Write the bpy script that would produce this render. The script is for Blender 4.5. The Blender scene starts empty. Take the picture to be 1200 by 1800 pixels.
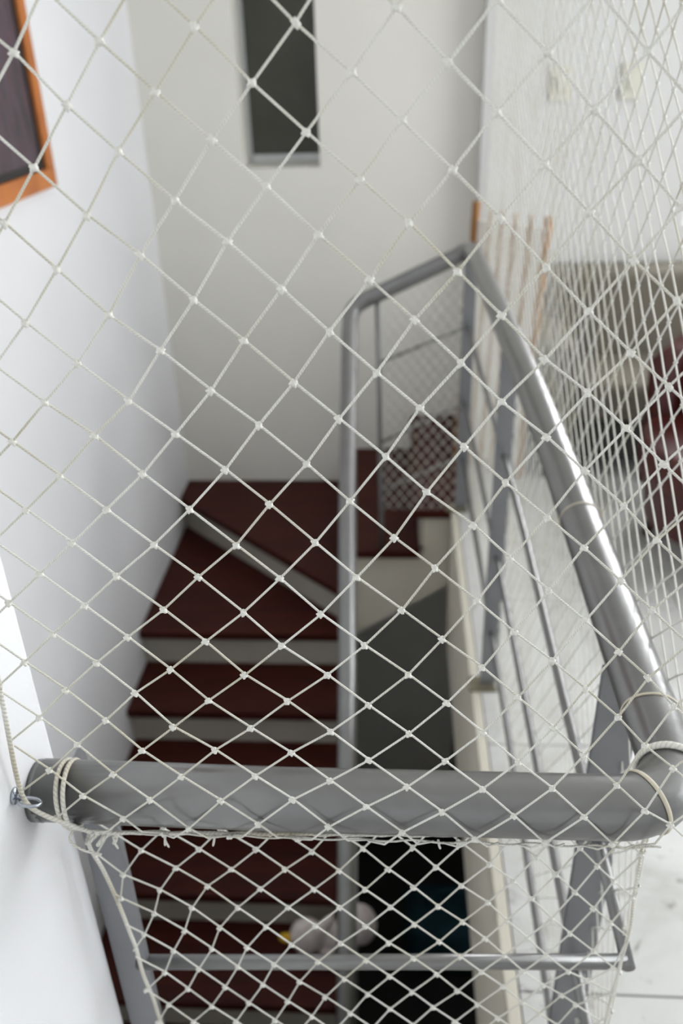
import bpy, bmesh, math, random
import numpy as np
from mathutils import Vector, Matrix

random.seed(7)
sc = bpy.context.scene
COL = sc.collection

# ------------------------------------------------------------------ camera
cam_d = bpy.data.cameras.new('camera')
cam_d.sensor_fit = 'AUTO'
cam_d.sensor_width = 22.3
cam_d.lens = 18.40
cam_d.clip_start = 0.02
cam_d.clip_end = 60
cam_d.dof.use_dof = True
cam_d.dof.focus_distance = 0.66
cam_d.dof.aperture_fstop = 3.0
cam_d.dof.aperture_blades = 0
cam = bpy.data.objects.new('camera', cam_d)
COL.objects.link(cam)
R = Matrix(((0.99784, -0.00283, 0.06563), (0.05885, 0.48257, -0.87388), (-0.02920, 0.87585, 0.48169)))
cam.matrix_world = Matrix.Translation((0, 0, 1.6)) @ R.to_4x4()
sc.camera = cam

# ------------------------------------------------------------------ sky, window light, exposure
world = bpy.data.worlds.new('sky')
sc.world = world
world.use_nodes = True
bg = world.node_tree.nodes['Background']
bg.inputs['Color'].default_value = (0.93, 0.97, 1.0, 1)      # overcast sky
bg.inputs['Strength'].default_value = 1.2
vs = sc.view_settings
vs.view_transform = 'Standard'
vs.look = 'None'
vs.gamma = 1.0
vs.exposure = 1.14
vs.use_curve_mapping = False

def window_daylight(name, loc, rot, sx, sy, power, color):
    # daylight entering through a window opening
    l = bpy.data.lights.new(name, 'AREA')
    l.shape = 'RECTANGLE'; l.size = sx; l.size_y = sy
    l.energy = power; l.color = color
    o = bpy.data.objects.new(name, l)
    o.location = loc; o.rotation_euler = rot
    COL.objects.link(o)
    return o
# the big window in the right wall
window_daylight('window_daylight', (3.70, 1.55, 1.35), (0, math.radians(90), 0), 2.2, 2.7, 36, (0.96, 0.98, 1.0))
# the window in the back wall above the sofa
window_daylight('window_daylight', (2.2, 3.98, 1.65), (math.radians(-90), 0, 0), 2.0, 1.5, 34, (0.97, 0.98, 1.0))

# ------------------------------------------------------------------ materials
def new_mat(name):
    m = bpy.data.materials.new(name)
    m.use_nodes = True
    nt = m.node_tree
    b = nt.nodes['Principled BSDF']
    return m, nt, b

def node(nt, t, **kw):
    n = nt.nodes.new(t)
    for k, v in kw.items():
        if k in n.inputs:
            n.inputs[k].default_value = v
        else:
            setattr(n, k, v)
    return n

def ramp(nt, fac, stops):
    r = nt.nodes.new('ShaderNodeValToRGB')
    els = r.color_ramp.elements
    while len(els) < len(stops):
        els.new(0.5)
    for e, (p, c) in zip(els, stops):
        e.position = p
        e.color = (*c, 1)
    nt.links.new(fac, r.inputs['Fac'])
    return r.outputs['Color']

def s2l(c):
    return tuple(((v / 255) / 12.92 if v / 255 <= 0.04045 else ((v / 255 + 0.055) / 1.055) ** 2.4) for v in c)

def plain(name, rgb, rough=0.6, metal=0.0, var=0.06, scale=12.0, bump=0.0, bscale=80.0, coords='Object', spec=0.5):
    """one colour with a soft mottling and a fine relief"""
    m, nt, b = new_mat(name)
    c = s2l(rgb)
    tc = node(nt, 'ShaderNodeTexCoord')
    nz = node(nt, 'ShaderNodeTexNoise', Scale=scale, Detail=4.0)
    nt.links.new(tc.outputs[coords], nz.inputs['Vector'])
    lo = tuple(v * (1 - var) for v in c)
    hi = tuple(min(1, v * (1 + var)) for v in c)
    nt.links.new(ramp(nt, nz.outputs['Fac'], [(0.3, lo), (0.7, hi)]), b.inputs['Base Color'])
    b.inputs['Roughness'].default_value = rough
    b.inputs['Metallic'].default_value = metal
    b.inputs['Specular IOR Level'].default_value = spec
    if bump > 0:
        n2 = node(nt, 'ShaderNodeTexNoise', Scale=bscale, Detail=3.0)
        nt.links.new(tc.outputs[coords], n2.inputs['Vector'])
        bp = node(nt, 'ShaderNodeBump', Strength=bump, Distance=0.002)
        nt.links.new(n2.outputs['Fac'], bp.inputs['Height'])
        nt.links.new(bp.outputs['Normal'], b.inputs['Normal'])
    return m

def rope_mat(name, rgb, stain, turns, bump=0.6):
    """twisted fibre: diagonal stripes along the UV length"""
    m, nt, b = new_mat(name)
    uv = node(nt, 'ShaderNodeUVMap')
    sep = node(nt, 'ShaderNodeSeparateXYZ')
    nt.links.new(uv.outputs['UV'], sep.inputs[0])
    mul = node(nt, 'ShaderNodeMath', operation='MULTIPLY'); mul.inputs[1].default_value = turns
    nt.links.new(sep.outputs['X'], mul.inputs[0])
    m2 = node(nt, 'ShaderNodeMath', operation='MULTIPLY'); m2.inputs[1].default_value = 2.0
    nt.links.new(sep.outputs['Y'], m2.inputs[0])
    add = node(nt, 'ShaderNodeMath', operation='ADD')
    nt.links.new(mul.outputs[0], add.inputs[0]); nt.links.new(m2.outputs[0], add.inputs[1])
    tau = node(nt, 'ShaderNodeMath', operation='MULTIPLY'); tau.inputs[1].default_value = 2 * math.pi
    nt.links.new(add.outputs[0], tau.inputs[0])
    sn = node(nt, 'ShaderNodeMath', operation='SINE')
    nt.links.new(tau.outputs[0], sn.inputs[0])
    mr = node(nt, 'ShaderNodeMapRange')
    mr.inputs['From Min'].default_value = -1; mr.inputs['From Max'].default_value = 1
    nt.links.new(sn.outputs[0], mr.inputs['Value'])
    c = s2l(rgb)
    strand = ramp(nt, mr.outputs[0], [(0.0, tuple(v * 0.80 for v in c)), (0.45, c)])
    tc = node(nt, 'ShaderNodeTexCoord')
    nz = node(nt, 'ShaderNodeTexNoise', Scale=9.0, Detail=3.0)
    nt.links.new(tc.outputs['Object'], nz.inputs['Vector'])
    rp = ramp(nt, nz.outputs['Fac'], [(0.45, (1, 1, 1)), (0.75, s2l(stain))])
    mx = node(nt, 'ShaderNodeMix', data_type='RGBA', blend_type='MULTIPLY')
    mx.inputs[0].default_value = 1.0
    nt.links.new(strand, mx.inputs[6]); nt.links.new(rp, mx.inputs[7])
    nt.links.new(mx.outputs[2], b.inputs['Base Color'])
    bp = node(nt, 'ShaderNodeBump', Strength=bump, Distance=0.0006)
    nt.links.new(mr.outputs[0], bp.inputs['Height'])
    nt.links.new(bp.outputs['Normal'], b.inputs['Normal'])
    b.inputs['Roughness'].default_value = 0.55
    return m

def wood_mat(name, dark, light, rough, scale=3.0, stretch=(1, 14, 14), coat=0.0, spec=0.5):
    m, nt, b = new_mat(name)
    tc = node(nt, 'ShaderNodeTexCoord')
    mp = node(nt, 'ShaderNodeMapping'); mp.inputs['Scale'].default_value = stretch
    nt.links.new(tc.outputs['Object'], mp.inputs['Vector'])
    nz = node(nt, 'ShaderNodeTexNoise', Scale=scale, Detail=7.0, Roughness=0.65, Distortion=0.6)
    nt.links.new(mp.outputs[0], nz.inputs['Vector'])
    nt.links.new(ramp(nt, nz.outputs['Fac'], [(0.3, s2l(dark)), (0.7, s2l(light))]), b.inputs['Base Color'])
    bp = node(nt, 'ShaderNodeBump', Strength=0.1, Distance=0.001)
    nt.links.new(nz.outputs['Fac'], bp.inputs['Height'])
    nt.links.new(bp.outputs['Normal'], b.inputs['Normal'])
    b.inputs['Roughness'].default_value = rough
    b.inputs['Specular IOR Level'].default_value = spec
    b.inputs['Coat Weight'].default_value = coat
    b.inputs['Coat Roughness'].default_value = 0.25
    return m

def marble_mat(name):
    m, nt, b = new_mat(name)
    tc = node(nt, 'ShaderNodeTexCoord')
    geo = node(nt, 'ShaderNodeNewGeometry')
    n1 = node(nt, 'ShaderNodeTexNoise', Scale=2.2, Detail=8.0, Roughness=0.62, Distortion=1.2)
    nt.links.new(geo.outputs['Position'], n1.inputs['Vector'])
    c1 = ramp(nt, n1.outputs['Fac'], [(0.30, s2l((172, 171, 166))), (0.5, s2l((200, 200, 197))), (0.7, s2l((210, 210, 208)))])
    n2 = node(nt, 'ShaderNodeTexNoise', Scale=7.0, Detail=6.0, Roughness=0.7, Distortion=2.5)
    nt.links.new(geo.outputs['Position'], n2.inputs['Vector'])
    c2 = ramp(nt, n2.outputs['Fac'], [(0.30, s2l((140, 132, 122))), (0.40, (1, 1, 1))])
    mx = node(nt, 'ShaderNodeMix', data_type='RGBA', blend_type='MULTIPLY'); mx.inputs[0].default_value = 0.75
    nt.links.new(c1, mx.inputs[6]); nt.links.new(c2, mx.inputs[7])
    nt.links.new(mx.outputs[2], b.inputs['Base Color'])
    b.inputs['Roughness'].default_value = 0.28
    return m

def canvas_mat(name):
    m, nt, b = new_mat(name)
    tc = node(nt, 'ShaderNodeTexCoord')
    mp = node(nt, 'ShaderNodeMapping'); mp.inputs['Scale'].default_value = (1, 9, 3)
    nt.links.new(tc.outputs['Object'], mp.inputs['Vector'])
    nz = node(nt, 'ShaderNodeTexNoise', Scale=3.0, Detail=5.0, Roughness=0.6)
    nt.links.new(mp.outputs[0], nz.inputs['Vector'])
    nt.links.new(ramp(nt, nz.outputs['Fac'], [(0.25, s2l((38, 36, 42))), (0.42, s2l((62, 56, 62))), (0.52, s2l((84, 62, 68))),
                                             (0.62, s2l((74, 68, 80))), (0.75, s2l((118, 62, 66)))]), b.inputs['Base Color'])
    b.inputs['Roughness'].default_value = 0.5
    return m

MAT = {}
MAT['white_wall'] = plain('white_wall_paint', (232, 232, 234), 0.75, var=0.02, scale=3, bump=0.15, bscale=220)
MAT['grey_wall'] = plain('warm_grey_wall_paint', (229, 227, 219), 0.75, var=0.02, scale=3, bump=0.15, bscale=220)
MAT['bright_wall'] = plain('white_plaster', (206, 206, 204), 0.75, var=0.02, scale=3, bump=0.15, bscale=220)
MAT['ceiling'] = plain('ceiling_paint', (236, 236, 234), 0.8, var=0.02, scale=2)
MAT['cream'] = plain('cream_paint', (214, 208, 192), 0.7, var=0.04, scale=5, bump=0.1)
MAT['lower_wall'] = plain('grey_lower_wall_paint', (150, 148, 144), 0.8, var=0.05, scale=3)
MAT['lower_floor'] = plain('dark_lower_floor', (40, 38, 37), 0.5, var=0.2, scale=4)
MAT['marble'] = marble_mat('pale_marble')
MAT['grout'] = plain('grout', (150, 149, 145), 0.9, var=0.1, scale=30)
MAT['tread'] = wood_mat('red_brown_tread_wood', (40, 12, 7), (72, 25, 15), 0.55, spec=0.2)
MAT['edge'] = plain('cream_stone_edge', (206, 201, 186), 0.5, var=0.04, scale=8)
MAT['riser'] = plain('riser_paint', (172, 167, 155), 0.7, var=0.04, scale=6)
MAT['steel'] = plain('grey_enamelled_steel', (132, 132, 131), 0.28, metal=0.7, var=0.05, scale=26, bump=0.07, bscale=160)
MAT['post'] = plain('grey_enamelled_flat_bar', (134, 135, 138), 0.36, metal=0.5, var=0.05, scale=20, bump=0.06, bscale=120)
MAT['zinc'] = plain('bright_zinc', (176, 182, 190), 0.25, metal=0.95, var=0.1, scale=120)
MAT['brass_plate'] = plain('tarnished_base_plate', (122, 117, 98), 0.45, metal=0.4, var=0.2, scale=60)
MAT['cord'] = rope_mat('white_net_twine', (238, 237, 228), (226, 222, 206), 420.0)
MAT['knot'] = plain('white_net_knot', (236, 235, 226), 0.6, var=0.08, scale=300, bump=0.5, bscale=900)
MAT['rope'] = rope_mat('white_braided_rope', (236, 234, 224), (204, 192, 168), 230.0, 0.9)
MAT['strap'] = plain('beige_strap', (206, 198, 178), 0.55, var=0.08, scale=60)
MAT['frame_wood'] = wood_mat('orange_frame_wood', (168, 92, 34), (206, 126, 56), 0.35, stretch=(8, 2, 2))
MAT['frame_slip'] = plain('black_frame_slip', (26, 22, 22), 0.5)
MAT['canvas'] = canvas_mat('dark_painted_canvas')
MAT['alu'] = plain('grey_aluminium', (206, 210, 210), 0.35, metal=0.5, var=0.04)
MAT['switch'] = plain('ivory_switch_plastic', (206, 204, 190), 0.4, var=0.02)
MAT['screen_wood'] = wood_mat('tan_screen_wood', (126, 84, 38), (172, 122, 66), 0.5, stretch=(10, 10, 1))
MAT['screen_cloth'] = plain('cream_screen_cloth', (238, 234, 226), 0.9, var=0.05, scale=40, bump=0.3, bscale=400)
MAT['sofa'] = plain('taupe_upholstery', (106, 101, 90), 0.95, var=0.08, scale=20, bump=0.3, bscale=500)
MAT['sofa_dark'] = plain('dark_sofa_base', (46, 44, 42), 0.8)
MAT['leather'] = plain('dark_red_leather', (72, 24, 20), 0.42, var=0.2, scale=10, bump=0.25, bscale=140)
MAT['violet'] = plain('dark_violet_cushion', (44, 30, 48), 0.9, var=0.1)
MAT['leg_wood'] = wood_mat('dark_leg_wood', (40, 24, 16), (66, 40, 26), 0.45)
MAT['plush'] = plain('white_plush', (222, 212, 208), 1.0, var=0.08, scale=50, bump=0.9, bscale=260)
MAT['yellow'] = plain('yellow_felt', (214, 170, 40), 0.9)
MAT['dark_felt'] = plain('dark_felt', (40, 36, 36), 0.9)
MAT['teal'] = plain('dark_teal_fabric', (22, 62, 72), 0.85, var=0.2, scale=10)
MAT['window_metal'] = plain('white_window_frame', (225, 226, 226), 0.5, var=0.02)

def glass_dark():
    m, nt, b = new_mat('smoked_window_glass')
    tc = node(nt, 'ShaderNodeTexCoord')
    nz = node(nt, 'ShaderNodeTexNoise', Scale=4.0, Detail=2.0)
    nt.links.new(tc.outputs['Object'], nz.inputs['Vector'])
    nt.links.new(ramp(nt, nz.outputs['Fac'], [(0.3, s2l((72, 72, 64))), (0.7, s2l((86, 86, 78)))]), b.inputs['Base Color'])
    b.inputs['Roughness'].default_value = 0.32
    b.inputs['Specular IOR Level'].default_value = 0.3
    return m
MAT['dark_glass'] = glass_dark()

def clear_glass():
    m, nt, b = new_mat('clear_window_glass')
    b.inputs['Base Color'].default_value = (0.97, 0.99, 0.98, 1)
    b.inputs['Roughness'].default_value = 0.0
    b.inputs['Transmission Weight'].default_value = 1.0
    b.inputs['IOR'].default_value = 1.05
    return m
MAT['clear_glass'] = clear_glass()

# ------------------------------------------------------------------ helpers
def link_mesh(name, me, mat, parent=None):
    o = bpy.data.objects.new(name, me)
    COL.objects.link(o)
    if mat and not me.materials:
        me.materials.append(MAT[mat])
    if parent is not None:
        o.parent = parent
    return o

def from_bm(name, bm, mat, parent=None, smooth=False):
    me = bpy.data.meshes.new(name)
    bmesh.ops.recalc_face_normals(bm, faces=bm.faces)
    bm.to_mesh(me); bm.free()
    if smooth:
        me.shade_smooth()
    return link_mesh(name, me, mat, parent)

def box_bm(lo, hi, bevel=0.0, seg=2):
    bm = bmesh.new()
    bmesh.ops.create_cube(bm, size=1.0)
    lo = Vector(lo); hi = Vector(hi)
    for v in bm.verts:
        v.co = Vector((lo[i] + (v.co[i] + 0.5) * (hi[i] - lo[i]) for i in range(3)))
    if bevel > 0:
        bmesh.ops.bevel(bm, geom=list(bm.edges), offset=bevel, segments=seg, profile=0.7, affect='EDGES')
    return bm

def box(name, lo, hi, mat, parent=None, bevel=0.0, seg=2, smooth=False):
    return from_bm(name, box_bm(lo, hi, bevel, seg), mat, parent, smooth)

def prism(name, pts, z0, z1, mat, parent=None, bevel=0.0, axis='z'):
    """polygon extruded along an axis; pts are (x,y) for z, (x,z) for y, (y,z) for x"""
    bm = bmesh.new()
    def mk(p, h):
        return {'z': (p[0], p[1], h), 'y': (p[0], h, p[1]), 'x': (h, p[0], p[1])}[axis]
    a = [bm.verts.new(mk(p, z0)) for p in pts]
    b = [bm.verts.new(mk(p, z1)) for p in pts]
    bm.faces.new(a); bm.faces.new(b[::-1])
    n = len(pts)
    for i in range(n):
        bm.faces.new((a[i], b[i], b[(i + 1) % n], a[(i + 1) % n]))
    if bevel > 0:
        bmesh.ops.recalc_face_normals(bm, faces=bm.faces)
        bmesh.ops.bevel(bm, geom=list(bm.edges), offset=bevel, segments=2, profile=0.7, affect='EDGES')
    return from_bm(name, bm, mat, parent)

def tube_mesh(name, pts, r, sides=8, caps=True, closed=False, flat=None):
    """tube along a polyline with UVs: u = length in metres, v = around.
    r is a number or a list; flat=(ra, rb) gives an elliptic section."""
    P = [Vector(p) for p in pts]
    n = len(P)
    rs = r if isinstance(r, (list, tuple)) else [r] * n
    T = []
    for i in range(n):
        if closed:
            t = P[(i + 1) % n] - P[i - 1]
        else:
            t = P[min(i + 1, n - 1)] - P[max(i - 1, 0)]
        T.append(t.normalized() if t.length > 1e-9 else Vector((0, 0, 1)))
    up = Vector((0, 0, 1)) if abs(T[0].z) < 0.9 else Vector((1, 0, 0))
    nrm = (up - T[0] * up.dot(T[0])).normalized()
    verts, us = [], []
    L = 0.0
    for i in range(n):
        if i:
            L += (P[i] - P[i - 1]).length
            nrm = (nrm - T[i] * nrm.dot(T[i]))
            nrm = nrm.normalized() if nrm.length > 1e-6 else Vector((1, 0, 0))
        bn = T[i].cross(nrm)
        us.append(L)
        for k in range(sides):
            a = 2 * math.pi * k / sides
            ra, rb = (flat if flat else (rs[i], rs[i]))
            verts.append(P[i] + nrm * (math.cos(a) * ra) + bn * (math.sin(a) * rb))
    faces, uvs = [], []
    segs = n if closed else n - 1
    for i in range(segs):
        j = (i + 1) % n
        u0 = us[i]; u1 = us[j] if j else L + (P[0] - P[-1]).length
        for k in range(sides):
            k2 = (k + 1) % sides
            faces.append((i * sides + k, i * sides + k2, j * sides + k2, j * sides + k))
            uvs += [(u0, k / sides), (u0, (k + 1) / sides), (u1, (k + 1) / sides), (u1, k / sides)]
    if caps and not closed:
        faces.append(tuple(range(sides))[::-1]); uvs += [(0, k / sides) for k in range(sides)]
        faces.append(tuple((n - 1) * sides + k for k in range(sides))); uvs += [(L, k / sides) for k in range(sides)]
    me = bpy.data.meshes.new(name)
    me.from_pydata([tuple(v) for v in verts], [], faces)
    uvl = me.uv_layers.new(name='UVMap')
    uvl.data.foreach_set('uv', np.array(uvs, dtype=np.float32).ravel())
    me.shade_smooth()
    return me

def tube(name, pts, r, mat, parent=None, sides=8, caps=True, closed=False, flat=None):
    return link_mesh(name, tube_mesh(name, pts, r, sides, caps, closed, flat), mat, parent)

def thing(name, label, cat, loc=(0, 0, 0), group=None):
    o = bpy.data.objects.new(name, None)
    o.empty_display_size = 0.05
    COL.objects.link(o)
    o.location = loc
    return tag(o, label, cat, group)

def tag(o, label, cat, group=None):
    o['label'] = label; o['category'] = cat
    if group:
        o['group'] = group
    return o

def structure(o):
    o['kind'] = 'structure'
    return o

def smooth_path(pts, sub=6):
    """Catmull-Rom through the points"""
    P = [Vector(p) for p in pts]
    out = []
    for i in range(len(P) - 1):
        p0, p1, p2, p3 = P[max(i - 1, 0)], P[i], P[i + 1], P[min(i + 2, len(P) - 1)]
        for k in range(sub):
            t = k / sub
            out.append(0.5 * ((2 * p1) + (p2 - p0) * t + (2 * p0 - 5 * p1 + 4 * p2 - p3) * t * t + (3 * p1 - p0 - 3 * p2 + p3) * t ** 3))
    out.append(P[-1])
    return out

def lump(bm, c, rx, ry, rz, sub=2, rot=None, jitter=0.0):
    m = Matrix.Translation(c)
    if rot is not None:
        m = m @ rot.to_4x4()
    m = m @ Matrix.Diagonal((rx, ry, rz, 1))
    r = bmesh.ops.create_icosphere(bm, subdivisions=sub, radius=1.0, matrix=m)
    if jitter:
        for v in r['verts']:
            v.co += Vector((random.uniform(-jitter, jitter) for _ in range(3)))

# ------------------------------------------------------------------ knot positions of the two front nets
# lattice row: (column, x, z) in millimetres, in the plane of the net
UP = {
  -3: [(-2,-226,1603)],
  -2: [(-4,-250,1508),(-3,-225,1540),(-2,-199,1574),(-1,-174,1607)],
  -1: [(-5,-248,1445),(-4,-221,1479),(-3,-196,1512),(-2,-171,1548),(-1,-144,1580),(0,-117,1613)],
  0: [(-5,-217,1417),(-4,-191,1449),(-3,-165,1487),(-2,-139,1519),(-1,-113,1553),(0,-86,1583),(1,-59,1613)],
  1: [(-6,-213,1365),(-5,-185,1390),(-4,-159,1425),(-3,-133,1458),(-2,-108,1494),(-1,-81,1526),(0,-55,1556),(1,-27,1587),(2,-1,1619)],
  2: [(-6,-182,1336),(-5,-155,1366),(-4,-127,1397),(-3,-102,1431),(-2,-75,1464),(-1,-50,1497),(0,-23,1529),(1,2,1561),(2,29,1591),(3,55,1621)],
  3: [(-11,-301,1171),(-8,-213,1252),(-7,-181,1279),(-6,-151,1308),(-5,-122,1339),(-4,-96,1372),(-3,-70,1402),(-2,-45,1436),(-1,-18,1469),(0,7,1503),(1,33,1533),(2,58,1564),(3,85,1594)],
  4: [(-12,-299,1115),(-11,-271,1144),(-10,-241,1172),(-9,-212,1197),(-8,-180,1223),(-7,-150,1252),(-6,-119,1279),(-5,-92,1312),(-4,-64,1343),(-3,-40,1376),(-2,-14,1408),(-1,11,1443),(0,38,1473),(1,63,1505),(2,88,1535),(3,114,1564),(4,141,1593)],
  5: [(-13,-300,1058),(-12,-271,1087),(-11,-242,1114),(-10,-213,1143),(-9,-181,1167),(-8,-150,1194),(-7,-118,1221),(-6,-88,1251),(-5,-60,1281),(-4,-34,1314),(-3,-8,1348),(-2,15,1383),(-1,42,1414),(0,67,1445),(1,93,1475),(2,117,1507),(3,143,1536)],
  6: [(-13,-275,1030),(-12,-244,1056),(-11,-215,1083),(-10,-185,1109),(-9,-153,1137),(-8,-121,1163),(-7,-90,1191),(-6,-58,1220),(-5,-30,1252),(-4,-2,1285),(-3,21,1321),(-2,46,1355),(-1,70,1387),(0,97,1416),(1,122,1447),(2,147,1478),(3,171,1509)],
  7: [(-13,-242,1005),(-12,-215,1028),(-11,-184,1056),(-10,-152,1086),(-9,-120,1110),(-8,-88,1138),(-7,-55,1164),(-6,-25,1192),(-5,4,1224),(-4,28,1260),(-3,55,1295),(-2,76,1328),(-1,102,1362),(0,127,1393),(1,152,1420)],
  8: [(-12,-184,996),(-11,-152,1030),(-10,-120,1059),(-9,-88,1085),(-8,-54,1108),(-7,-23,1135),(-6,9,1165),(-5,35,1198),(-4,60,1232),(-3,83,1268),(-2,107,1301),(-1,130,1337),(0,155,1368),(1,179,1397)],
  9: [(-11,-121,1004),(-10,-89,1034),(-9,-56,1056),(-8,-23,1079),(-7,10,1107),(-6,40,1138),(-5,67,1172),(-4,89,1205),(-3,113,1241),(-2,135,1277),(-1,160,1310),(0,183,1342)],
  10: [(-10,-59,1004),(-9,-26,1028),(-8,9,1051),(-7,40,1079),(-6,70,1109),(-5,96,1144),(-4,120,1179),(-3,142,1215),(-2,164,1250),(-1,186,1283)],
  11: [(-9,5,1000),(-8,39,1024),(-7,72,1050),(-6,100,1079),(-5,126,1115),(-4,148,1153),(-3,170,1188),(-2,190,1225)],
  12: [(-8,68,994),(-7,100,1021),(-6,130,1052),(-5,153,1087),(-4,176,1126),(-3,195,1164)],
  13: [(-7,128,991),(-6,159,1021),(-5,183,1056),(-4,200,1098),(-3,218,1137)],
  14: [(-6,186,991),(-5,209,1029),(-4,226,1075)],
  15: [(-5,232,1014)],
}
LO = {
  -4: [(-4,-292,814),(-3,-284,850),(-2,-260,888)],
  -3: [(-5,-274,757),(-4,-259,791),(-3,-248,828),(-2,-227,863),(-1,-199,893)],
  -2: [(-6,-259,694),(-5,-245,731),(-4,-229,764),(-3,-217,801),(-2,-197,836),(-1,-169,864),(0,-140,897)],
  -1: [(-7,-262,636),(-6,-236,666),(-5,-220,701),(-4,-202,735),(-3,-190,770),(-2,-168,803),(-1,-141,835),(0,-113,868),(1,-84,898)],
  0: [(-7,-237,604),(-6,-212,635),(-5,-193,670),(-4,-176,705),(-3,-163,738),(-2,-140,773),(-1,-114,806),(0,-85,838),(1,-58,870),(2,-33,907)],
  1: [(-6,-186,607),(-5,-168,642),(-4,-150,675),(-3,-135,710),(-2,-114,744),(-1,-86,777),(0,-59,810),(1,-32,842),(2,-8,877),(3,16,912)],
  2: [(-5,-140,611),(-4,-123,646),(-3,-108,681),(-2,-86,716),(-1,-60,749),(0,-32,780),(1,-6,815),(2,18,850),(3,39,884)],
  3: [(-4,-97,619),(-3,-80,655),(-2,-58,687),(-1,-33,721),(0,-8,753),(1,19,788),(2,43,821),(3,65,857),(4,91,892)],
  4: [(-3,-52,626),(-2,-32,661),(-1,-7,694),(0,19,728),(1,46,760),(2,69,797),(3,93,832),(4,116,869),(5,136,906)],
  5: [(-2,-7,635),(-1,18,667),(0,45,701),(1,69,735),(2,94,770),(3,114,804),(4,136,842),(5,157,881),(6,176,919)],
  6: [(-1,42,640),(0,69,672),(1,93,709),(2,116,742),(3,137,776),(4,159,812),(5,178,855),(6,195,895)],
  7: [(0,92,648),(1,118,684),(2,138,714),(3,159,747),(4,180,788),(5,199,831),(6,213,874),(7,235,912)],
  8: [(1,141,656),(2,161,691),(3,185,719),(4,207,759),(5,219,809),(6,234,851)],
  9: [(2,183,674),(3,207,705),(4,231,732),(5,239,786)],
  10: [(2,200,657),(3,235,685)],
}

# ================================================================== THE SETTING
XL, XN, XS = -1.09, -0.335, 0.21        # left stair wall, near wall face, slab edge
YF, YW = 3.90, 3.80                     # far stair wall, white wall beside it
ZC, ZL = 2.75, -2.70                    # ceiling, floor of the storey below
RX, YB = 3.60, -2.50                    # right wall, wall behind the camera

structure(box('wall_left', (XL - 0.15, 0.45, ZL), (XL, YF + 0.15, ZC), 'white_wall'))
# the near wall ends in a vertical arris where the stairwell opens
structure(prism('wall_near', [(XN, YB), (XN, 0.592), (XL - 0.15, 0.592), (XL - 0.15, 0.44), (XN - 0.15, 0.44), (XN - 0.15, YB)], -0.62, ZC, 'white_wall', bevel=0.004))
# far wall of the stairs, with a narrow window opening
WX0, WX1, WZ0, WZ1 = -0.672, -0.335, 1.150, 2.55
wf = structure(prism('wall_far', [(XL, ZL), (0.34, ZL), (0.34, ZC), (WX1, ZC), (WX1, WZ0), (WX0, WZ0), (WX0, ZC), (XL, ZC)], YF, YF + 0.32, 'grey_wall', axis='y'))
box('lintel', (WX0, YF, WZ1), (WX1, YF + 0.32, ZC), 'grey_wall', wf)
wk = structure(prism('wall_back', [(0.34, -0.1), (RX + 0.15, -0.1), (RX + 0.15, ZC), (3.2, ZC), (3.2, 0.90), (1.2, 0.90), (1.2, ZC), (0.34, ZC)], YW, YW + 0.28, 'bright_wall', axis='y'))
box('lintel', (1.2, YW, 2.40), (3.2, YW + 0.28, ZC), 'bright_wall', wk)
# right wall: a big window from low sill to near the ceiling
wr = structure(prism('wall_right', [(YB, 0), (YW, 0), (YW, ZC), (2.9, ZC), (2.9, 0.25), (0.2, 0.25), (0.2, ZC), (YB, ZC)], RX, RX + 0.15, 'white_wall', axis='x'))
box('lintel', (RX, 0.2, 2.45), (RX + 0.15, 2.9, ZC), 'white_wall', wr)
structure(box('wall_front', (XN - 0.15, YB - 0.15, 0), (RX + 0.15, YB, ZC), 'white_wall'))
structure(box('ceiling', (XL - 0.15, YB - 0.15, ZC), (RX + 0.15, YF + 0.2, ZC + 0.1), 'ceiling'))

# windows
def room_window(name, axis, a0, a1, z0, z1, d, n):
    w = bpy.data.objects.new(name, None); COL.objects.link(w); structure(w)
    def bar(nm, p0, p1, q0, q1, mat='window_metal', th=0.05):
        if axis == 'x':
            box(nm, (d - th / 2, p0, q0), (d + th / 2, p1, q1), mat, w, 0.004 if th > 0.01 else 0)
        else:
            box(nm, (p0, d - th / 2, q0), (p1, d + th / 2, q1), mat, w, 0.004 if th > 0.01 else 0)
    t = 0.05
    bar('frame_rail', a0, a1, z0, z0 + t); bar('frame_rail', a0, a1, z1 - t, z1)
    for k in range(n + 1):
        p = a0 + (a1 - a0 - t) * k / n
        bar('frame_stile', p, p + t, z0 + t, z1 - t)
    return w
room_window('window_2', 'x', 0.2, 2.9, 0.25, 2.45, RX + 0.06, 4)
room_window('window_3', 'y', 1.2, 3.2, 0.90, 2.40, YW + 0.10, 3)

w1 = bpy.data.objects.new('window_1', None); COL.objects.link(w1); structure(w1)
w1['label'] = 'narrow dark glass window with grey metal frame'
g = YF + 0.22
box('pane', (WX0 + 0.010, g + 0.012, WZ0 + 0.030), (WX1 - 0.004, g + 0.018, WZ1 - 0.02), 'dark_glass', w1)
box('frame_stile', (WX0, g, WZ0), (WX0 + 0.012, g + 0.03, WZ1), 'alu', w1, 0.002)
box('frame_stile', (WX1 - 0.006, g, WZ0), (WX1, g + 0.03, WZ1), 'alu', w1, 0.001)
box('frame_rail', (WX0 + 0.012, g - 0.012, WZ0), (WX1 - 0.006, g + 0.03, WZ0 + 0.034), 'alu', w1, 0.003)
box('frame_rail', (WX0 + 0.012, g, WZ1 - 0.03), (WX1 - 0.006, g + 0.03, WZ1), 'alu', w1, 0.003)

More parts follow.
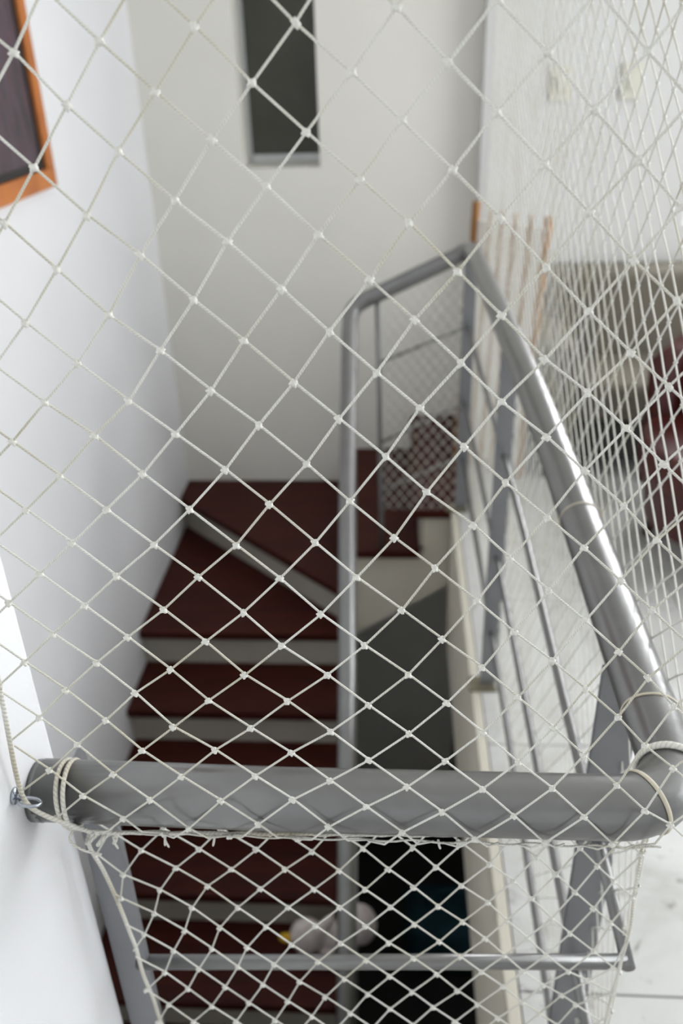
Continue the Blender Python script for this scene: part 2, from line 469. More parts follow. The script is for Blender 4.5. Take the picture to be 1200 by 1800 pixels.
# upper floor slab with its edge beam, marble tiles laid on it
fl = structure(prism('floor', [(XS + 0.02, 2.93), (XS + 0.02, 0.58), (XN - 0.15, 0.58), (XN - 0.15, YB), (RX + 0.15, YB), (RX + 0.15, YW), (0.30, YW), (0.30, 2.93)], -0.15, -0.014, 'grout'))
tile_cache = {}
def tile(x0, x1, y0, y1):
    gp = 0.0018
    w, h = round(x1 - x0, 4), round(y1 - y0, 4)
    key = (w, h)
    if key not in tile_cache:
        bm = box_bm((gp, gp, -0.0135), (w - gp, h - gp, 0), 0.0012, 1)
        me = bpy.data.meshes.new('tile'); bm.to_mesh(me); bm.free(); me.materials.append(MAT['marble'])
        tile_cache[key] = me
    o = link_mesh('tile', tile_cache[key], None, fl)
    o.location = (x0, y0, 0)
ys = [-2.5, -2.296, -1.638, -0.98, -0.322, 0.336, 0.996, 1.654, 2.312, 2.970, 3.628, 3.80]
xs = [0.236, 0.90, 1.56, 2.22, 2.88, 3.60]
for i in range(len(ys) - 1):
    for j in range(len(xs) - 1):
        if ys[i] >= 2.9 and j == 0:
            tile(0.305, xs[1], ys[i], ys[i + 1])
        else:
            tile(xs[j], xs[j + 1], ys[i], ys[i + 1])
for i in range(5):
    tile(XN, 0.236, ys[i], ys[i + 1])
tile(XN, 0.236, ys[5], 0.60)
structure(box('trim_1', (XS, 0.60, -0.05), (0.2355, 2.93, 0.0), 'edge', None, 0.004))
structure(box('trim_2', (XS, 0.60, -0.62), (XS + 0.16, 2.93, -0.05), 'cream'))
structure(box('trim_3', (XN, 0.44, -0.62), (XS, 0.60, -0.015), 'cream'))

# storey below
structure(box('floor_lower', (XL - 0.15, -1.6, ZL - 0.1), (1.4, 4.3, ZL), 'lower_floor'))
wl = structure(prism('wall_lower_right', [(-1.6, ZL), (4.3, ZL), (4.3, -0.15), (2.55, -0.15), (2.55, -2.3), (2.3, -2.3), (2.3, -0.15), (-1.6, -0.15)], 1.1, 1.2, 'lower_wall', axis='x'))  # unseen slit opening, added to let sky light reach the handrail and lower wall
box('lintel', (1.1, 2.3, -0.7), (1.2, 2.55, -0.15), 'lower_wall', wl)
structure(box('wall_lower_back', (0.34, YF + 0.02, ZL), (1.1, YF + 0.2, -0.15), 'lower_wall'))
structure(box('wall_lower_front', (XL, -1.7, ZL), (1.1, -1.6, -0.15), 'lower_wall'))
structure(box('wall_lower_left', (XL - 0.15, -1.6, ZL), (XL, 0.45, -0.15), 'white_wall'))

# ================================================================== STAIRCASE
st = thing('staircase', 'red-brown wooden staircase with white risers turning up beside the wall', 'staircase')
XI = -0.20                                # inner side of the flight
def tread(pts, z, th=0.036):
    return prism('tread', pts, z - th, z, 'tread', st, 0.004)
# upper landing, last step, two winders, then the straight flight
tread([(0.060, YF - 0.002), (0.300, YF - 0.002), (0.300, 2.915), (0.060, 2.915)], 0.0)
tread([(-0.215, YF - 0.002), (0.090, YF - 0.002), (0.090, 2.905), (-0.215, 2.905)], -0.18)
box('riser', (0.090, 2.95, -0.18), (0.105, YF - 0.002, -0.036), 'riser', st)
tread([(XL + .002, YF - 0.002), (XI + 0.02, YF - 0.002), (XI + 0.02, 2.90), (-0.225, 2.875), (XL + .002, 3.70)], -0.36)
box('riser', (XI + 0.005, 2.95, -0.36), (XI + 0.02, YF - 0.002, -0.216), 'riser', st)
# winder riser under the slanting nosing
prism('riser', [(XL + .002, 3.735), (-0.205, 2.906), (-0.195, 2.918), (XL + .002, 3.752)], -0.54, -0.396, 'riser', st)
NOSE0, GO, RISE = 2.825, 0.283, 0.18
tread([(XL + .002, NOSE0), (XI, NOSE0), (XI, 2.93), (XL + .002, 3.77)], -0.54)
n_steps = 11
for k in range(n_steps + 1):
    z = -0.54 - RISE * k
    y = NOSE0 - GO * k
    if k:
        tread([(XL + .002, y), (XI, y), (XI, y + GO + 0.045), (XL + .002, y + GO + 0.045)], z)
    box('riser', (XL + .002, y + 0.03, z - RISE), (XI - 0.01, y + 0.045, z - 0.036), 'riser', st)
# soffit slab of the last steps: cream face with a slanting lower edge
prism('soffit', [(-0.195, -0.640), (0.209, -0.372), (0.209, -0.037), (0.105, -0.037), (0.105, -0.217), (-0.195, -0.217)], 2.952, YF - 0.002, 'cream', st, axis='y')
# sloping underside of the straight flight
y0, y1 = NOSE0 + 0.02, NOSE0 - GO * n_steps
prism('stringer', [(y0, -0.80), (y0, -1.0), (y1, -1.0 - RISE * n_steps), (y1, -0.80 - RISE * n_steps)], XL + .01, XI - 0.03, 'cream', st, axis='x')

# ================================================================== GUARD RAILING
RY, RZ, RR = 0.545, 1.0, 0.0285
rail = thing('guard_railing', 'grey painted steel pipe railing around the stairwell opening', 'railing')
BX = 0.257
def arc(c, a0, a1, r, n, plane='xy', z=RZ):
    out = []
    for i in range(n + 1):
        a = math.radians(a0 + (a1 - a0) * i / n)
        out.append((c[0] + r * math.cos(a), c[1] + r * math.sin(a), z))
    return out
RB = 0.062
path = [(XN + 0.006, RY + 0.003, RZ + 0.001), (-0.1, RY, RZ)]
path += arc((BX - RB, RY + RB), -90, 0, RB, 10)
path += smooth_path([(BX + 0.000, 0.70, RZ), (BX + 0.004, 1.1, RZ), (BX + 0.006, 1.6, RZ), (BX - 0.002, 2.3, RZ), (BX - 0.010, 2.86, RZ - 0.002)], 5)
far_rail_dir = (Vector((-0.165, 2.93, 0.80)) - Vector((0.246, 2.93, 0.985))).normalized()
p_end = [(0.240, 2.905, 0.995), (0.222, 2.928, 0.986), (0.19, 2.932, 0.966)]
p_top = [(-0.110, 2.932, 0.829), (-0.138, 2.930, 0.813), (-0.156, 2.922, 0.796), (-0.1645, 2.904, 0.774), (-0.1665, 2.875, 0.740)]
# the same pipe carries on as the handrail down the flight, towards the viewer
p_down = [(-0.1645, 2.6, 0.488), (-0.152, 2.1, 0.032), (-0.135, 1.52, -0.50), (-0.120, 0.95, -1.022)]
tube('handrail', path + p_end + p_top + p_down, RR, 'steel', rail, 28)
tube('newel_post', [(-0.121, 0.97, -1.01), (-0.121, 0.97, ZL)], RR * 0.9, 'steel', rail, 24)
tube('wall_flange', [(XN + 0.0005, RY + 0.003, RZ), (XN + 0.010, RY + 0.003, RZ)], RR * 1.0, 'steel', rail, 24)

def flat_post(x, y, z0, z1, w=0.045, t=0.010, plate=True, taper=0.0):
    p = prism('post', [(x - w / 2, z0), (x + w / 2, z0), (x + w / 2 + taper, z1), (x - w / 2 + taper, z1)], y - t / 2, y + t / 2, 'post', rail, 0.0015, axis='y')
    if plate:
        box('base_plate', (x - 0.055, y - 0.03, 0.0005), (x + 0.04, y + 0.03, 0.0085), 'brass_plate', p, 0.002)
    return p
flat_post(0.256, 0.765, 0.006, RZ - 0.02, 0.048)
flat_post(0.259, 1.885, 0.006, RZ - 0.02, 0.046)
flat_post(0.247, 2.930, 0.006, RZ - 0.03, 0.044)
# angle-iron post at the wall end of the front rail
prism('post', [(XN + 0.004, 0.600), (XN + 0.044, 0.600), (XN + 0.044, 0.608), (XN + 0.012, 0.608), (XN + 0.012, 0.634), (XN + 0.004, 0.634)], 0.001, RZ - 0.03, 'post', rail, 0.001)
# horizontal rods: front, side, and sloping down beside the last steps
CX = 0.257
for i, (zl, zr) in enumerate(((0.658, 0.698), (0.40, 0.43), (0.16, 0.18))):
    tube('rod', [(XN + 0.03, 0.603, zl), (CX, 0.600, zr)], 0.0085, 'steel', rail, 14)
    tube('rod', [(CX, 0.5925, zr), (CX, 0.78, zr + 0.006), (CX + 0.004, 1.5, (0.715, 0.425, 0.182)[i]), (CX, 2.1, (0.72, 0.43, 0.19)[i]), (0.247, 2.925, (0.725, 0.44, 0.215)[i])], 0.0078, 'steel', rail, 12)
for zl, zr in ((0.600, 0.728), (0.285, 0.440), (0.080, 0.225)):
    tube('rod', [(-0.065, 2.93, zl), (0.240, 2.93, zr)], 0.0065, 'steel', rail, 10)
tube('baluster', [(-0.070, 2.93, 0.838), (-0.066, 2.93, 0.4), (-0.062, 2.93, -0.05), (-0.062, 2.93, -0.18)], [0.0095, 0.0095, 0.0095, 0.009], 'steel', rail, 12)

# ================================================================== SAFETY NETS
CR = 0.00092                              # net twine radius
def knot_mesh(name, r, seed, sub):
    """lumpy double-hitch knot: two crossing turns around a core"""
    rnd = random.Random(seed)
    bm = bmesh.new()
    bmesh.ops.create_icosphere(bm, subdivisions=sub, radius=r * 0.92, matrix=Matrix.Diagonal((1.0, 0.8, 0.85, 1)))
    for ang in (0.5, -0.75):
        rot = Matrix.Rotation(ang + rnd.uniform(-.2, .2), 3, 'Y')
        c = rot @ Vector((rnd.uniform(-.15, .15) * r, -0.35 * r, 0))
        bmesh.ops.create_uvsphere(bm, u_segments=8, v_segments=5, radius=1.0,
                                  matrix=Matrix.Translation(c) @ rot.to_4x4() @ Matrix.Diagonal((r * 1.12, r * 0.62, r * 0.45, 1)))
    me = bpy.data.meshes.new(name)
    bm.to_mesh(me); bm.free(); me.shade_smooth(); me.materials.append(MAT['knot'])
    return me
KNOTS = [knot_mesh('knot', 0.0033, s, 1) for s in range(4)]

def fill_lattice(table, inside, grow):
    """known knots plus neighbours continued by a local linear fit"""
    K, V = [], []
    for a, row in table.items():
        for b, x, z in row:
            K.append((a, b)); V.append((x / 1000, z / 1000))
    K = np.array(K, float); V = np.array(V)
    known = {(int(k[0]), int(k[1])): tuple(v) for k, v in zip(K, V)}
    a0, a1 = int(K[:, 0].min()) - grow, int(K[:, 0].max()) + grow
    b0, b1 = int(K[:, 1].min()) - grow, int(K[:, 1].max()) + grow
    out = dict(known)
    for a in range(a0, a1 + 1):
        for b in range(b0, b1 + 1):
            if (a, b) in out:
                continue
            d = K - (a, b)
            q = (d ** 2).sum(1)
            w = np.sqrt(np.exp(-(np.sqrt(q) - np.sqrt(q.min())) / 1.3))[:, None]
            A = np.c_[np.ones(len(K)), d] * w
            c = np.linalg.lstsq(A, V * w, rcond=None)[0]
            p = tuple(c[0])
            if inside(*p):
                out[(a, b)] = p
    return out

def clip(p, q, inside):
    """last point of the segment p->q that is still inside"""
    lo, hi = 0.0, 1.0
    for _ in range(18):
        m = (lo + hi) / 2
        if inside(p[0] + (q[0] - p[0]) * m, p[1] + (q[1] - p[1]) * m):
            lo = m
        else:
            hi = m
    return (p[0] + (q[0] - p[0]) * lo, p[1] + (q[1] - p[1]) * lo)

def build_net(root, lat, to3, inside, cord_r, knots_as_parts=True, sides=7, sub=1, knot_r=None, wob=0.0, max_knots=300, order=None):
    """cords run along each lattice direction, one object per cord; a knot at each crossing"""
    live = {k: p for k, p in lat.items() if inside(*p)}
    full = dict(lat)
    for axis in (0, 1):
        lines = {}
        for k in live:
            lines.setdefault(k[1 - axis], []).append(k[axis])
        for fixed, idx in lines.items():
            idx.sort()
            runs, cur = [], [idx[0]]
            for i in idx[1:]:
                if i == cur[-1] + 1:
                    cur.append(i)
                else:
                    runs.append(cur); cur = [i]
            runs.append(cur)
            for run in runs:
                def key(i):
                    return (i, fixed) if axis == 0 else (fixed, i)
                pts2 = [live[key(i)] for i in run]
                # carry the cord on to the edge of the net
                for end, step in ((0, -1), (-1, 1)):
                    nb = key(run[end] + step)
                    if nb in full:
                        q = full[nb]
                    elif len(run) > 1:
                        a, b = live[key(run[end])], live[key(run[end] - step)]
                        q = (2 * a[0] - b[0], 2 * a[1] - b[1])
                    else:
                        continue
                    e = clip(live[key(run[end])], q, inside)
                    pts2 = [e] + pts2 if end == 0 else pts2 + [e]
                if len(pts2) < 2:
                    continue
                P = []
                for i in range(len(pts2) - 1):
                    A, B = pts2[i], pts2[i + 1]
                    for s in range(sub):
                        t = s / sub
                        P.append(to3(A[0] + (B[0] - A[0]) * t, A[1] + (B[1] - A[1]) * t))
                P.append(to3(*pts2[-1]))
                # the two yarns lie side by side at a crossing
                off = Vector((0, (-0.0006 if axis else 0.0006), 0))
                tube('cord', [Vector(p) + off for p in P], cord_r, 'cord', root, sides, caps=False)
    keys = sorted(live, key=order) if order else sorted(live)
    if knots_as_parts:
        for i, k in enumerate(keys[:max_knots]):
            o = link_mesh('knot', KNOTS[(k[0] * 3 + k[1] * 5) % 4], None, root)
            o.location = to3(*live[k])
            o.rotation_euler = (0.15 * ((k[0] * 7) % 5 - 2), 0.5 * ((k[0] + 2 * k[1]) % 4), 0.2 * ((k[1] * 3) % 5 - 2))
            if knot_r:
                o.scale = (knot_r,) * 3
        keys = keys[max_knots:]
    if keys:
        verts, faces = [], []
        base = [Vector(v) for v in ((1, 0, 0), (-1, 0, 0), (0, 1, 0), (0, -1, 0), (0, 0, 1), (0, 0, -1))]
        fcs = ((0, 2, 4), (2, 1, 4), (1, 3, 4), (3, 0, 4), (2, 0, 5), (1, 2, 5), (3, 1, 5), (0, 3, 5))
        r = 0.0029 * (knot_r or 1)
        for k in keys:
            c = Vector(to3(*live[k])); n0 = len(verts)
            verts += [tuple(c + v * r) for v in base]
            faces += [tuple(n0 + i for i in f) for f in fcs]
        me = bpy.data.meshes.new('small_knots'); me.from_pydata(verts, [], faces); me.shade_smooth()
        o = link_mesh('small_knots', me, 'knot', root)
        o['kind'] = 'stuff'
    return live

# --- front net above the rail: hangs from the ceiling in front of the pipe
root = thing('safety_net', 'white knotted safety net stretched above the front rail, nearest the viewer', 'net')
up_in = lambda x, z: (XN + 0.008 < x < 0.274) and (0.9715 + max(0.0, -0.279 - x) * 1.25 < z < 2.70)
UPL = fill_lattice(UP, lambda x, z: -0.45 < x < 0.36 and 0.90 < z < 2.8, 24)
up3 = lambda x, z: (x, 0.513 + 0.07 * (z - 1.0) + 0.0015 * math.sin(9 * x + 5 * z) + 1.3 * max(0.0, 0.984 - z), z)
build_net(root, UPL, up3, up_in, CR, sub=2, order=lambda k: (not (UPL[k][1] < 1.75), k))
bc = []
for i in range(90):
    x = -0.274 + 0.508 * i / 89
    bc.append((x, 0.5265 + 0.0012 * math.sin(x * 118), 0.9702 + 0.0014 * abs(math.sin(x * 59))))
tube('border_cord', bc, CR * 1.05, 'cord', root, 7)
# --- front net below the rail
root = thing('safety_net', 'white knotted safety net hung below the front rail, over its thin rod', 'net')
_rz = [0.03, 0.3, 0.48, 0.599, 0.638, 0.679, 0.728, 0.754, 0.811, 0.861, 0.897, 0.925, 0.962]
_rx = [-0.245, -0.258, -0.272, -0.280, -0.282, -0.287, -0.289, -0.291, -0.297, -0.304, -0.3105, -0.300, -0.283]
lo_left = lambda z: float(np.interp(z, _rz, _rx)) - 0.0005
lo_in = lambda x, z: (lo_left(z) < x < 0.238) and 0.03 < z < 0.9665
LOL = fill_lattice(LO, lambda x, z: -0.42 < x < 0.36 and -0.05 < z < 1.03, 16)
lo3 = lambda x, z: (x, 0.571 + 0.004 * math.sin(7 * x + 11 * z), z)
build_net(root, LOL, lo3, lo_in, CR, sub=1, order=lambda k: -LOL[k][1])

# --- side net above and below the long rail
def side_lattice(o, va, vb, n, ok):
    lat = {}
    for a in range(-n, n):
        for b in range(-n, n):
            p = (o[0] + va[0] * a + vb[0] * b, o[1] + va[1] * a + vb[1] * b)
            if ok(*p):
                h = math.sin(a * 12.9 + b * 78.2) * 43758.5
                j = (h - math.floor(h) - 0.5) * 0.006
                lat[(a, b)] = (p[0] + j, p[1] - j * 0.7)
    return lat
def bow(y):
    return 0.010 * math.sin(math.pi * min(1, max(0, (y - 0.55) / 2.4))) * 0.6
root = thing('safety_net', 'white knotted safety net rising above the long side rail on the right', 'net')
side_in = lambda y, z: 0.525 < y < 2.93 and 0.972 < z < 2.70
SL = side_lattice((0.9185, 1.2487), (-0.0445, -0.0290), (0.0245, -0.0260), 150, lambda y, z: -0.6 < y < 3.0 and 0.90 < z < 2.75)
def lean(z):                              # the meshes hang straighter higher up
    t = max(0.0, z - 1.3)
    return 0.43 * t * t if t < 0.3 else 0.43 * 0.09 + 0.258 * (t - 0.3)
SL = {k: (p[0] + lean(p[1]), p[1]) for k, p in SL.items()}
build_net(root, SL, lambda y, z: (0.288 + bow(y), y, z), side_in, CR * 1.22, knots_as_parts=False, sides=5)
root = thing('safety_net', 'white knotted safety net below the long side rail, down to the marble floor', 'net')
side2_in = lambda y, z: 0.575 < y < 2.93 and 0.012 < z < 0.985
SL2 = side_lattice((0.80, 0.62), (-0.030, -0.0305), (0.022, -0.0305), 110, lambda y, z: 0.5 < y < 3.0 and -0.05 < z < 1.04)
build_net(root, SL2, lambda y, z: (0.2695 + bow(y) - 0.030 * math.exp(-(y - 0.571) / 0.06), y, z), side2_in, CR * 0.95, knots_as_parts=False, sides=5)
# --- net beside the last steps, under the sloping rail
root = thing('safety_net', 'small white safety net in the sloping bay beside the top steps', 'net')
bay_top = lambda x: 0.815 + 0.45 * (x + 0.15) - 0.02
bay_in = lambda x, z: -0.055 < x < 0.225 and 0.004 < z < bay_top(x)
BL = side_lattice((0.05, 0.5), (0.0205, -0.0265), (0.0205, 0.0265), 60, lambda x, z: -0.12 < x < 0.28 and -0.06 < z < 1.05)
build_net(root, BL, lambda x, z: (x, 2.918, z), bay_in, CR * 1.2, knots_as_parts=False, sides=5)

# ================================================================== ROPES, TIES, EYE BOLT
RO = 0.0021
wall_rope = [(-0.316, 0.512, 2.70), (-0.317, 0.512, 1.60), (-0.319, 0.512, 1.20), (-0.3205, 0.512, 1.151), (-0.3235, 0.511, 1.105), (-0.326, 0.510, 1.066), (-0.3265, 0.510, 1.037),
             (-0.321, 0.5085, 1.022), (-0.309, 0.510, 1.009), (-0.297, 0.5125, 0.999), (-0.286, 0.516, 0.988), (-0.279, 0.522, 0.977)]
tag(tube('rope', smooth_path(wall_rope, 5), RO, 'rope', None, 10), 'white braided rope running down the wall through the eye bolt', 'rope')
edge = []
for i in range(40):
    t = i / 39
    edge.append((-0.281 + 0.36 * t, 0.5262 + 0.0115 * t + 0.0006 * math.sin(i * 2.1), 0.9712 - 0.0032 * t + 0.0006 * math.sin(i * 1.3)))
tag(tube('rope', edge, RO * 0.95, 'rope', None, 10), 'white braided rope laced along the underside of the front rail', 'rope')
post_rope = [(-0.283, 0.535, 0.962), (-0.300, 0.560, 0.925), (-0.3105, 0.5705, 0.897), (-0.304, 0.573, 0.861), (-0.297, 0.574, 0.811), (-0.291, 0.574, 0.754), (-0.289, 0.575, 0.728), (-0.287, 0.574, 0.679),
             (-0.282, 0.574, 0.638), (-0.280, 0.574, 0.599), (-0.272, 0.574, 0.48), (-0.258, 0.574, 0.3), (-0.245, 0.574, 0.03)]
tag(tube('rope', smooth_path(post_rope, 5), RO, 'rope', None, 10), 'white braided rope hanging down along the angle-iron post', 'rope')
corner_rope = [(0.226, 0.548, 0.9685), (0.233, 0.562, 0.955), (0.2355, 0.5705, 0.928), (0.236, 0.5705, 0.897), (0.2375, 0.5705, 0.845), (0.2405, 0.5705, 0.793), (0.2375, 0.5705, 0.727), (0.236, 0.5705, 0.682), (0.235, 0.5705, 0.632), (0.233, 0.5705, 0.4), (0.23, 0.5705, 0.03)]
tag(tube('rope', smooth_path(corner_rope, 5), RO * 0.75, 'rope', None, 8), 'thin white rope hanging at the corner under the elbow', 'rope')

edge_rope = [(0.276, 0.515 + 0.07 * (z - 1.0) + 0.010 * math.exp(-(z - 1.03) / 0.03), z) for z in (1.030, 1.045, 1.07, 1.1, 1.2, 1.5, 2.0, 2.70)]
tag(tube('rope', edge_rope, RO * 0.8, 'rope', None, 8), 'white rope rising from the elbow where the two upper nets meet', 'rope')

def ring_path(c, axis, r, n=36, wob=0.0):
    axis = Vector(axis).normalized()
    u = Vector((0, 0, 1)); u = (u - axis * u.dot(axis)).normalized()
    v = axis.cross(u)
    return [Vector(c) + (u * math.cos(2 * math.pi * i / n) + v * math.sin(2 * math.pi * i / n)) * (r + wob * math.sin(i * 2.3)) for i in range(n)]
# doubled lashing near the wall, with its knot below
lash = thing('rope_lashing', 'doubled white rope lashing tied round the front rail near the wall', 'rope', (0, 0, 0))
tube('turn', ring_path((-0.302, RY, RZ), (1, 0.06, 0.16), RR + RO * 0.95), RO, 'rope', lash, 10, closed=True)
tube('turn', ring_path((-0.2968, RY, RZ), (1, 0.06, 0.10), RR + RO * 0.95), RO, 'rope', lash, 10, closed=True)
kn = []
for i in range(46):
    t = i / 45
    a = t * 2 * math.pi * 2.5
    kn.append((-0.289 + 0.026 * t + 0.004 * math.cos(a * 0.9), 0.527 + 0.0055 * math.sin(a), 0.9645 - 0.004 * t + 0.0055 * math.cos(a)))
tube('knot', kn, RO * 0.9, 'rope', lash, 8)
tube('loose_end', smooth_path([(-0.291, 0.522, 0.985), (-0.295, 0.511, 0.978), (-0.283, 0.508, 0.969), (-0.268, 0.510, 0.961)], 5), RO * 0.55, 'rope', lash, 6)
for i, (x, z, dx, dz) in enumerate(((-0.262, 0.9655, 0.004, -0.013), (-0.2135, 0.9705, 0.004, -0.014), (-0.2120, 0.9705, -0.001, -0.012), (-0.166, 0.9700, -0.002, -0.010), (0.038, 0.9685, 0.002, -0.008), (0.055, 0.9685, 0.001, -0.010))):
    tag(tube('cord_tail', smooth_path([(x, 0.5275 + max(0, x) * 0.1, z), (x + dx * 0.4, 0.5245 + max(0, x) * 0.1, z + dz * 0.5), (x + dx, 0.5240 + max(0, x) * 0.1, z + dz)], 3), [0.0011] * 6 + [0.0007], 'cord', None, 6),
        ('frayed cord end hanging below the rope knot by the wall', 'left strand of the frayed cord pair under the rail', 'right strand of the frayed cord pair under the rail',
         'short frayed cord end under the rail beside the frayed pair', 'tiny cord end under the middle of the rail', 'tiny cord end under the rail toward the elbow')[i], 'cord')

# ties round the elbow and the long rail
def tie(name, c, axis, flat, mat, label, r_extra=0.0, n=44):
    p = ring_path(c, axis, RR + r_extra, n)
    tag(tube(name, p, 0.002, mat, None, 10, closed=True, flat=flat), label, 'tie')
am = math.radians(-90 + 28)
tie('strap_tie', (BX - RB + RB * math.cos(am), RY + RB + RB * math.sin(am), RZ), (-math.sin(am), math.cos(am), 0.10), (0.0010, 0.0024), 'strap', 'flat beige strap round the front of the elbow', 0.0008)
am = math.radians(-90 + 74)
tie('rope_tie', (BX - RB + RB * math.cos(am), RY + RB + RB * math.sin(am), RZ), (-math.sin(am), math.cos(am), -0.05), (0.0026, 0.0040), 'rope', 'thick rope wound round the far end of the elbow', 0.0022)
tie('strap_tie', (BX, 0.668, RZ), (0.12, 1, 0.12), (0.0009, 0.0017), 'strap', 'thin beige band round the side rail just past the elbow', 0.0007)
tie('strap_tie', (BX + 0.004, 1.068, RZ), (0.0, 1, 0.1), (0.0009, 0.0017), 'strap', 'thin beige band half way along the side rail', 0.0007)

# eye bolt in the near wall
eb = thing('eye_bolt', 'shiny zinc eye bolt fixed in the white wall at the rail end', 'bolt', (0, 0, 0))
hx, hy, hz = XN, 0.511, 1.033
tube('washer', [(hx + 0.0004, hy, hz), (hx + 0.0022, hy, hz)], 0.0075, 'zinc', eb, 18)
tube('shank', [(hx + 0.001, hy, hz), (hx + 0.007, hy, hz - 0.001)], 0.0022, 'zinc', eb, 10)
rp = []
for i in range(28):
    a = 2 * math.pi * i / 28
    rp.append((hx + 0.0145 + 0.0095 * math.cos(a), hy - 0.003 + 0.0075 * math.sin(a), hz - 0.004 - 0.0035 * math.sin(a) - 0.002 * math.cos(a)))
tube('ring', rp, 0.0016, 'zinc', eb, 10, closed=True)

# ================================================================== THINGS ON THE WALLS
pic = thing('framed_painting', 'dark abstract painting in an orange wooden frame on the left wall', 'painting', (XL, 2.2, 1.6))
pic_y0, pic_y1, pz0, pz1 = 1.85, 2.76, 1.247, 2.02
fw, fx = 0.055, 0.026
def pb(nm, y0, y1, z0, z1, d0, d1, mat, bv=0.002):
    o = box(nm, (d0, y0 - 2.2, z0 - 1.6), (d1, y1 - 2.2, z1 - 1.6), mat, pic, bv); return o
pb('frame_rail', pic_y0, pic_y1, pz0, pz0 + fw, 0.001, fx, 'frame_wood', 0.004)
pb('frame_rail', pic_y0, pic_y1, pz1 - fw, pz1, 0.001, fx, 'frame_wood', 0.004)
pb('frame_stile', pic_y1 - fw, pic_y1, pz0 + fw, pz1 - fw, 0.001, fx, 'frame_wood', 0.004)
pb('frame_stile', pic_y0, pic_y0 + fw, pz0 + fw, pz1 - fw, 0.001, fx, 'frame_wood', 0.004)
i0, i1, k0, k1 = pic_y0 + fw, pic_y1 - fw, pz0 + fw, pz1 - fw
sl = 0.022
pb('slip', i0, i1, k0, k0 + sl, 0.002, 0.016, 'frame_slip', 0.001)
pb('slip', i0, i1, k1 - sl, k1, 0.002, 0.016, 'frame_slip', 0.001)
pb('slip', i1 - sl, i1, k0 + sl, k1 - sl, 0.002, 0.016, 'frame_slip', 0.001)
pb('slip', i0, i0 + sl, k0 + sl, k1 - sl, 0.002, 0.016, 'frame_slip', 0.001)
pb('canvas', i0 + sl, i1 - sl, k0 + sl, k1 - sl, 0.002, 0.013, 'canvas', 0)

for x, lab in ((0.642, 'ivory light switch on the white wall, nearer the narrow window'), (0.918, 'ivory light switch on the white wall, nearer the armchair')):
    s = thing('light_switch', lab, 'switch', (x, YW, 1.45), 'light switches on the white wall')
    box('plate', (-0.042, -0.012, -0.065), (0.042, -0.0005, 0.065), 'switch', s, 0.005)
    box('rocker', (-0.016, -0.020, -0.030), (0.016, -0.0115, 0.030), 'switch', s, 0.003)

# ================================================================== THINGS ON THE UPPER FLOOR
# low slatted screen behind the far corner post
scn = thing('slatted_screen', 'low cream cloth screen with tan wooden slats behind the far railing corner', 'screen', (0.250, 3.36, 0.0))
ang = math.radians(-30)
scn.rotation_euler = (0, math.radians(2.0), ang)
Ls = 0.30
box('cloth_panel', (0.012, -0.004, 0.06), (Ls - 0.012, 0.004, 1.02), 'screen_cloth', scn)
for i, (px_, h) in enumerate(((0.0, 1.085), (0.066, 1.06), (0.115, 1.06), (0.165, 1.06), (0.225, 1.06), (0.285, 1.06))):
    box('slat', (px_, -0.014, 0.001), (px_ + (0.024 if i in (0, 5) else 0.014), 0.012 if i in (0, 5) else -0.005, h), 'screen_wood', scn, 0.003)
box('cross_bar', (0.02, 0.005, 0.12), (Ls - 0.01, 0.014, 0.15), 'screen_wood', scn, 0.002)
box('cross_bar', (0.02, 0.005, 0.95), (Ls - 0.01, 0.014, 0.98), 'screen_wood', scn, 0.002)

# taupe sofa against the white wall
sf = thing('sofa', 'taupe upholstered sofa against the white wall', 'sofa', (1.30, 3.46, 0.0))
def sb(nm, lo, hi, mat='sofa', bv=0.03, seg=3):
    return box(nm, lo, hi, mat, sf, bv, seg, True)
sb('base', (-0.72, -0.28, 0.10), (0.72, 0.30, 0.26), 'sofa_dark', 0.02)
sb('backrest', (-0.72, 0.12, 0.26), (0.72, 0.32, 0.76), 'sofa', 0.05)
sb('armrest', (-0.76, -0.30, 0.10), (-0.60, 0.30, 0.58), 'sofa', 0.05)
sb('armrest', (0.60, -0.30, 0.10), (0.76, 0.30, 0.58), 'sofa', 0.05)
sb('seat_cushion', (-0.595, -0.30, 0.265), (-0.003, 0.12, 0.42), 'sofa', 0.04)
sb('seat_cushion', (0.003, -0.30, 0.265), (0.595, 0.12, 0.42), 'sofa', 0.04)
for x in (-0.68, 0.68):
    for y in (-0.24, 0.26):
        tube('leg', [(x, y, 0.001), (x, y, 0.105)], 0.022, 'leg_wood', sf, 10)

# dark red tub armchair
ac = thing('armchair', 'dark red leather tub armchair on the marble floor', 'armchair', (1.17, 2.62, 0.0))
ac.rotation_euler = (0, 0, math.radians(200))
def shell(name, r0, r1, z0, ztop, a0, a1, mat, n=30):
    bm = bmesh.new()
    rings = []
    for i in range(n + 1):
        t = i / n
        a = math.radians(a0 + (a1 - a0) * t)
        h = ztop(t)
        prof = [(r0, z0), (r0 + 0.01, h - 0.03), (r0 + 0.03, h), (r1 - 0.02, h), (r1 + 0.02, h - 0.04), (r1, z0)]
        rings.append([bm.verts.new((r * math.cos(a), r * math.sin(a), z)) for r, z in prof])
    m = len(rings[0])
    for i in range(n):
        for k in range(m):
            bm.faces.new((rings[i][k], rings[i + 1][k], rings[i + 1][(k + 1) % m], rings[i][(k + 1) % m]))
    bm.faces.new(rings[0]); bm.faces.new(rings[-1][::-1])
    return from_bm(name, bm, mat, ac, True)
shell('backrest', 0.27, 0.37, 0.16, lambda t: 0.66 + 0.40 * math.sin(math.pi * t) ** 1.5, 60, 300, 'leather')
bm = bmesh.new()
bmesh.ops.create_cone(bm, cap_ends=True, segments=32, radius1=0.33, radius2=0.33, depth=0.13, matrix=Matrix.Translation((0.03, 0, 0.375)))
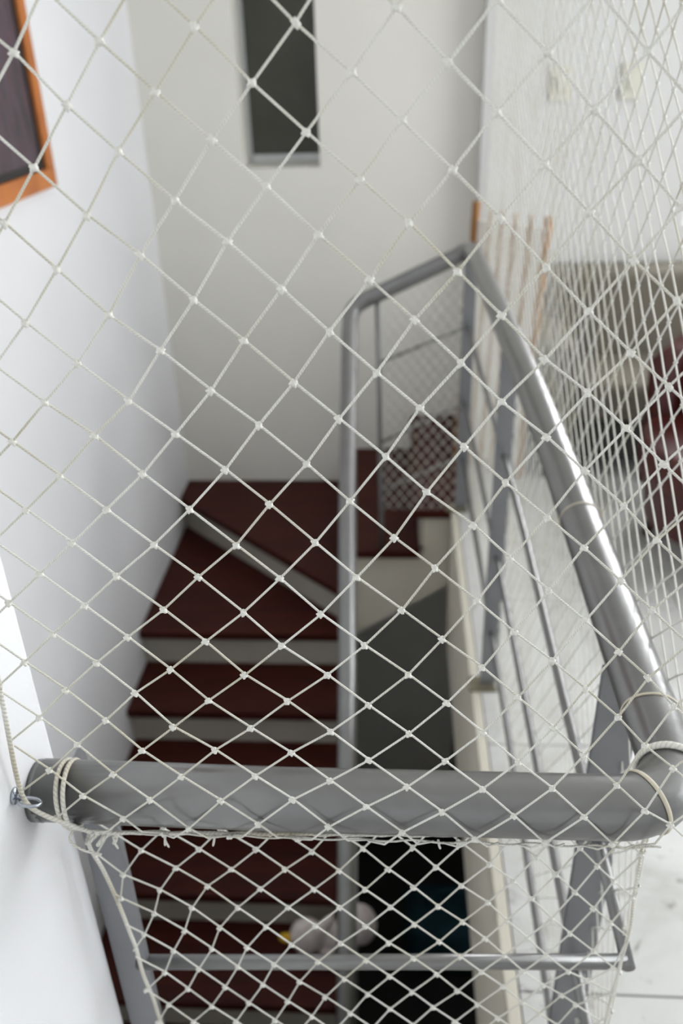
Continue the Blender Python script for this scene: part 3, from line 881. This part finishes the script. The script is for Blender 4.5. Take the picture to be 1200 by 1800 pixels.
bmesh.ops.bevel(bm, geom=[e for e in bm.edges], offset=0.03, segments=3, profile=0.6, affect='EDGES')
from_bm('seat_cushion', bm, 'leather', ac, True)
bm = bmesh.new()
bmesh.ops.create_cone(bm, cap_ends=True, segments=32, radius1=0.30, radius2=0.32, depth=0.17, matrix=Matrix.Translation((0.01, 0, 0.225)))
from_bm('base', bm, 'leather', ac, False)
for x, y in ((0.2, 0.2), (0.2, -0.2), (-0.22, 0.2), (-0.22, -0.2)):
    tube('leg', [(x, y, 0.001), (x * 0.92, y * 0.92, 0.145)], [0.016, 0.024], 'leg_wood', ac, 10)

# ================================================================== THINGS BELOW
# soft toy lying on a step
zt = -0.54 - RISE * 4
toy = thing('soft_toy', 'white plush bird toy with a yellow beak lying on a lower stair tread', 'toy', (-0.262, 1.895, zt))
toy.scale = (1.15, 1.0, 1.25)
bm = bmesh.new()
lump(bm, (0.115, 0.03, 0.098), 0.055, 0.06, 0.068, 3)                                         # body
lump(bm, (0.085, 0.03, 0.150), 0.020, 0.03, 0.036, 3, Matrix.Rotation(-0.5, 3, 'Y'))          # raised wing tip
lump(bm, (0.04, 0.02, 0.058), 0.085, 0.045, 0.045, 3)                                         # breast and neck
lump(bm, (-0.045, 0.0, 0.072), 0.056, 0.05, 0.062, 3)                                         # head
lump(bm, (0.012, 0.0, 0.125), 0.016, 0.02, 0.050, 2, Matrix.Rotation(0.55, 3, 'Y'))           # tuft
lump(bm, (-0.055, -0.03, 0.020), 0.022, 0.035, 0.0195, 2)                                     # feet
lump(bm, (0.015, -0.035, 0.022), 0.024, 0.035, 0.0195, 2)
body = from_bm('body', bm, 'plush', toy, True)
rm = body.modifiers.new('merge', 'REMESH'); rm.mode = 'VOXEL'; rm.voxel_size = 0.006; rm.use_smooth_shade = True
bm = bmesh.new(); lump(bm, (-0.108, -0.012, 0.075), 0.026, 0.018, 0.013, 2)
from_bm('beak', bm, 'yellow', toy, True)
bm = bmesh.new(); lump(bm, (-0.018, -0.050, 0.045), 0.012, 0.009, 0.014, 2)
from_bm('patch', bm, 'dark_felt', toy, True)
# teal bag on the lower floor
bag = thing('fabric_bag', 'dark teal fabric bag on the dark floor below', 'bag', (0.27, 2.90, ZL))
from_bm('body', box_bm((-0.22, -0.16, 0.001), (0.20, 0.16, 0.34), 0.06, 3), 'teal', bag, True)
tube('handle', smooth_path([(-0.10, 0, 0.33), (-0.09, 0, 0.45), (0.0, 0, 0.49), (0.09, 0, 0.45), (0.10, 0, 0.33)], 5), 0.012, 'teal', bag, 8)
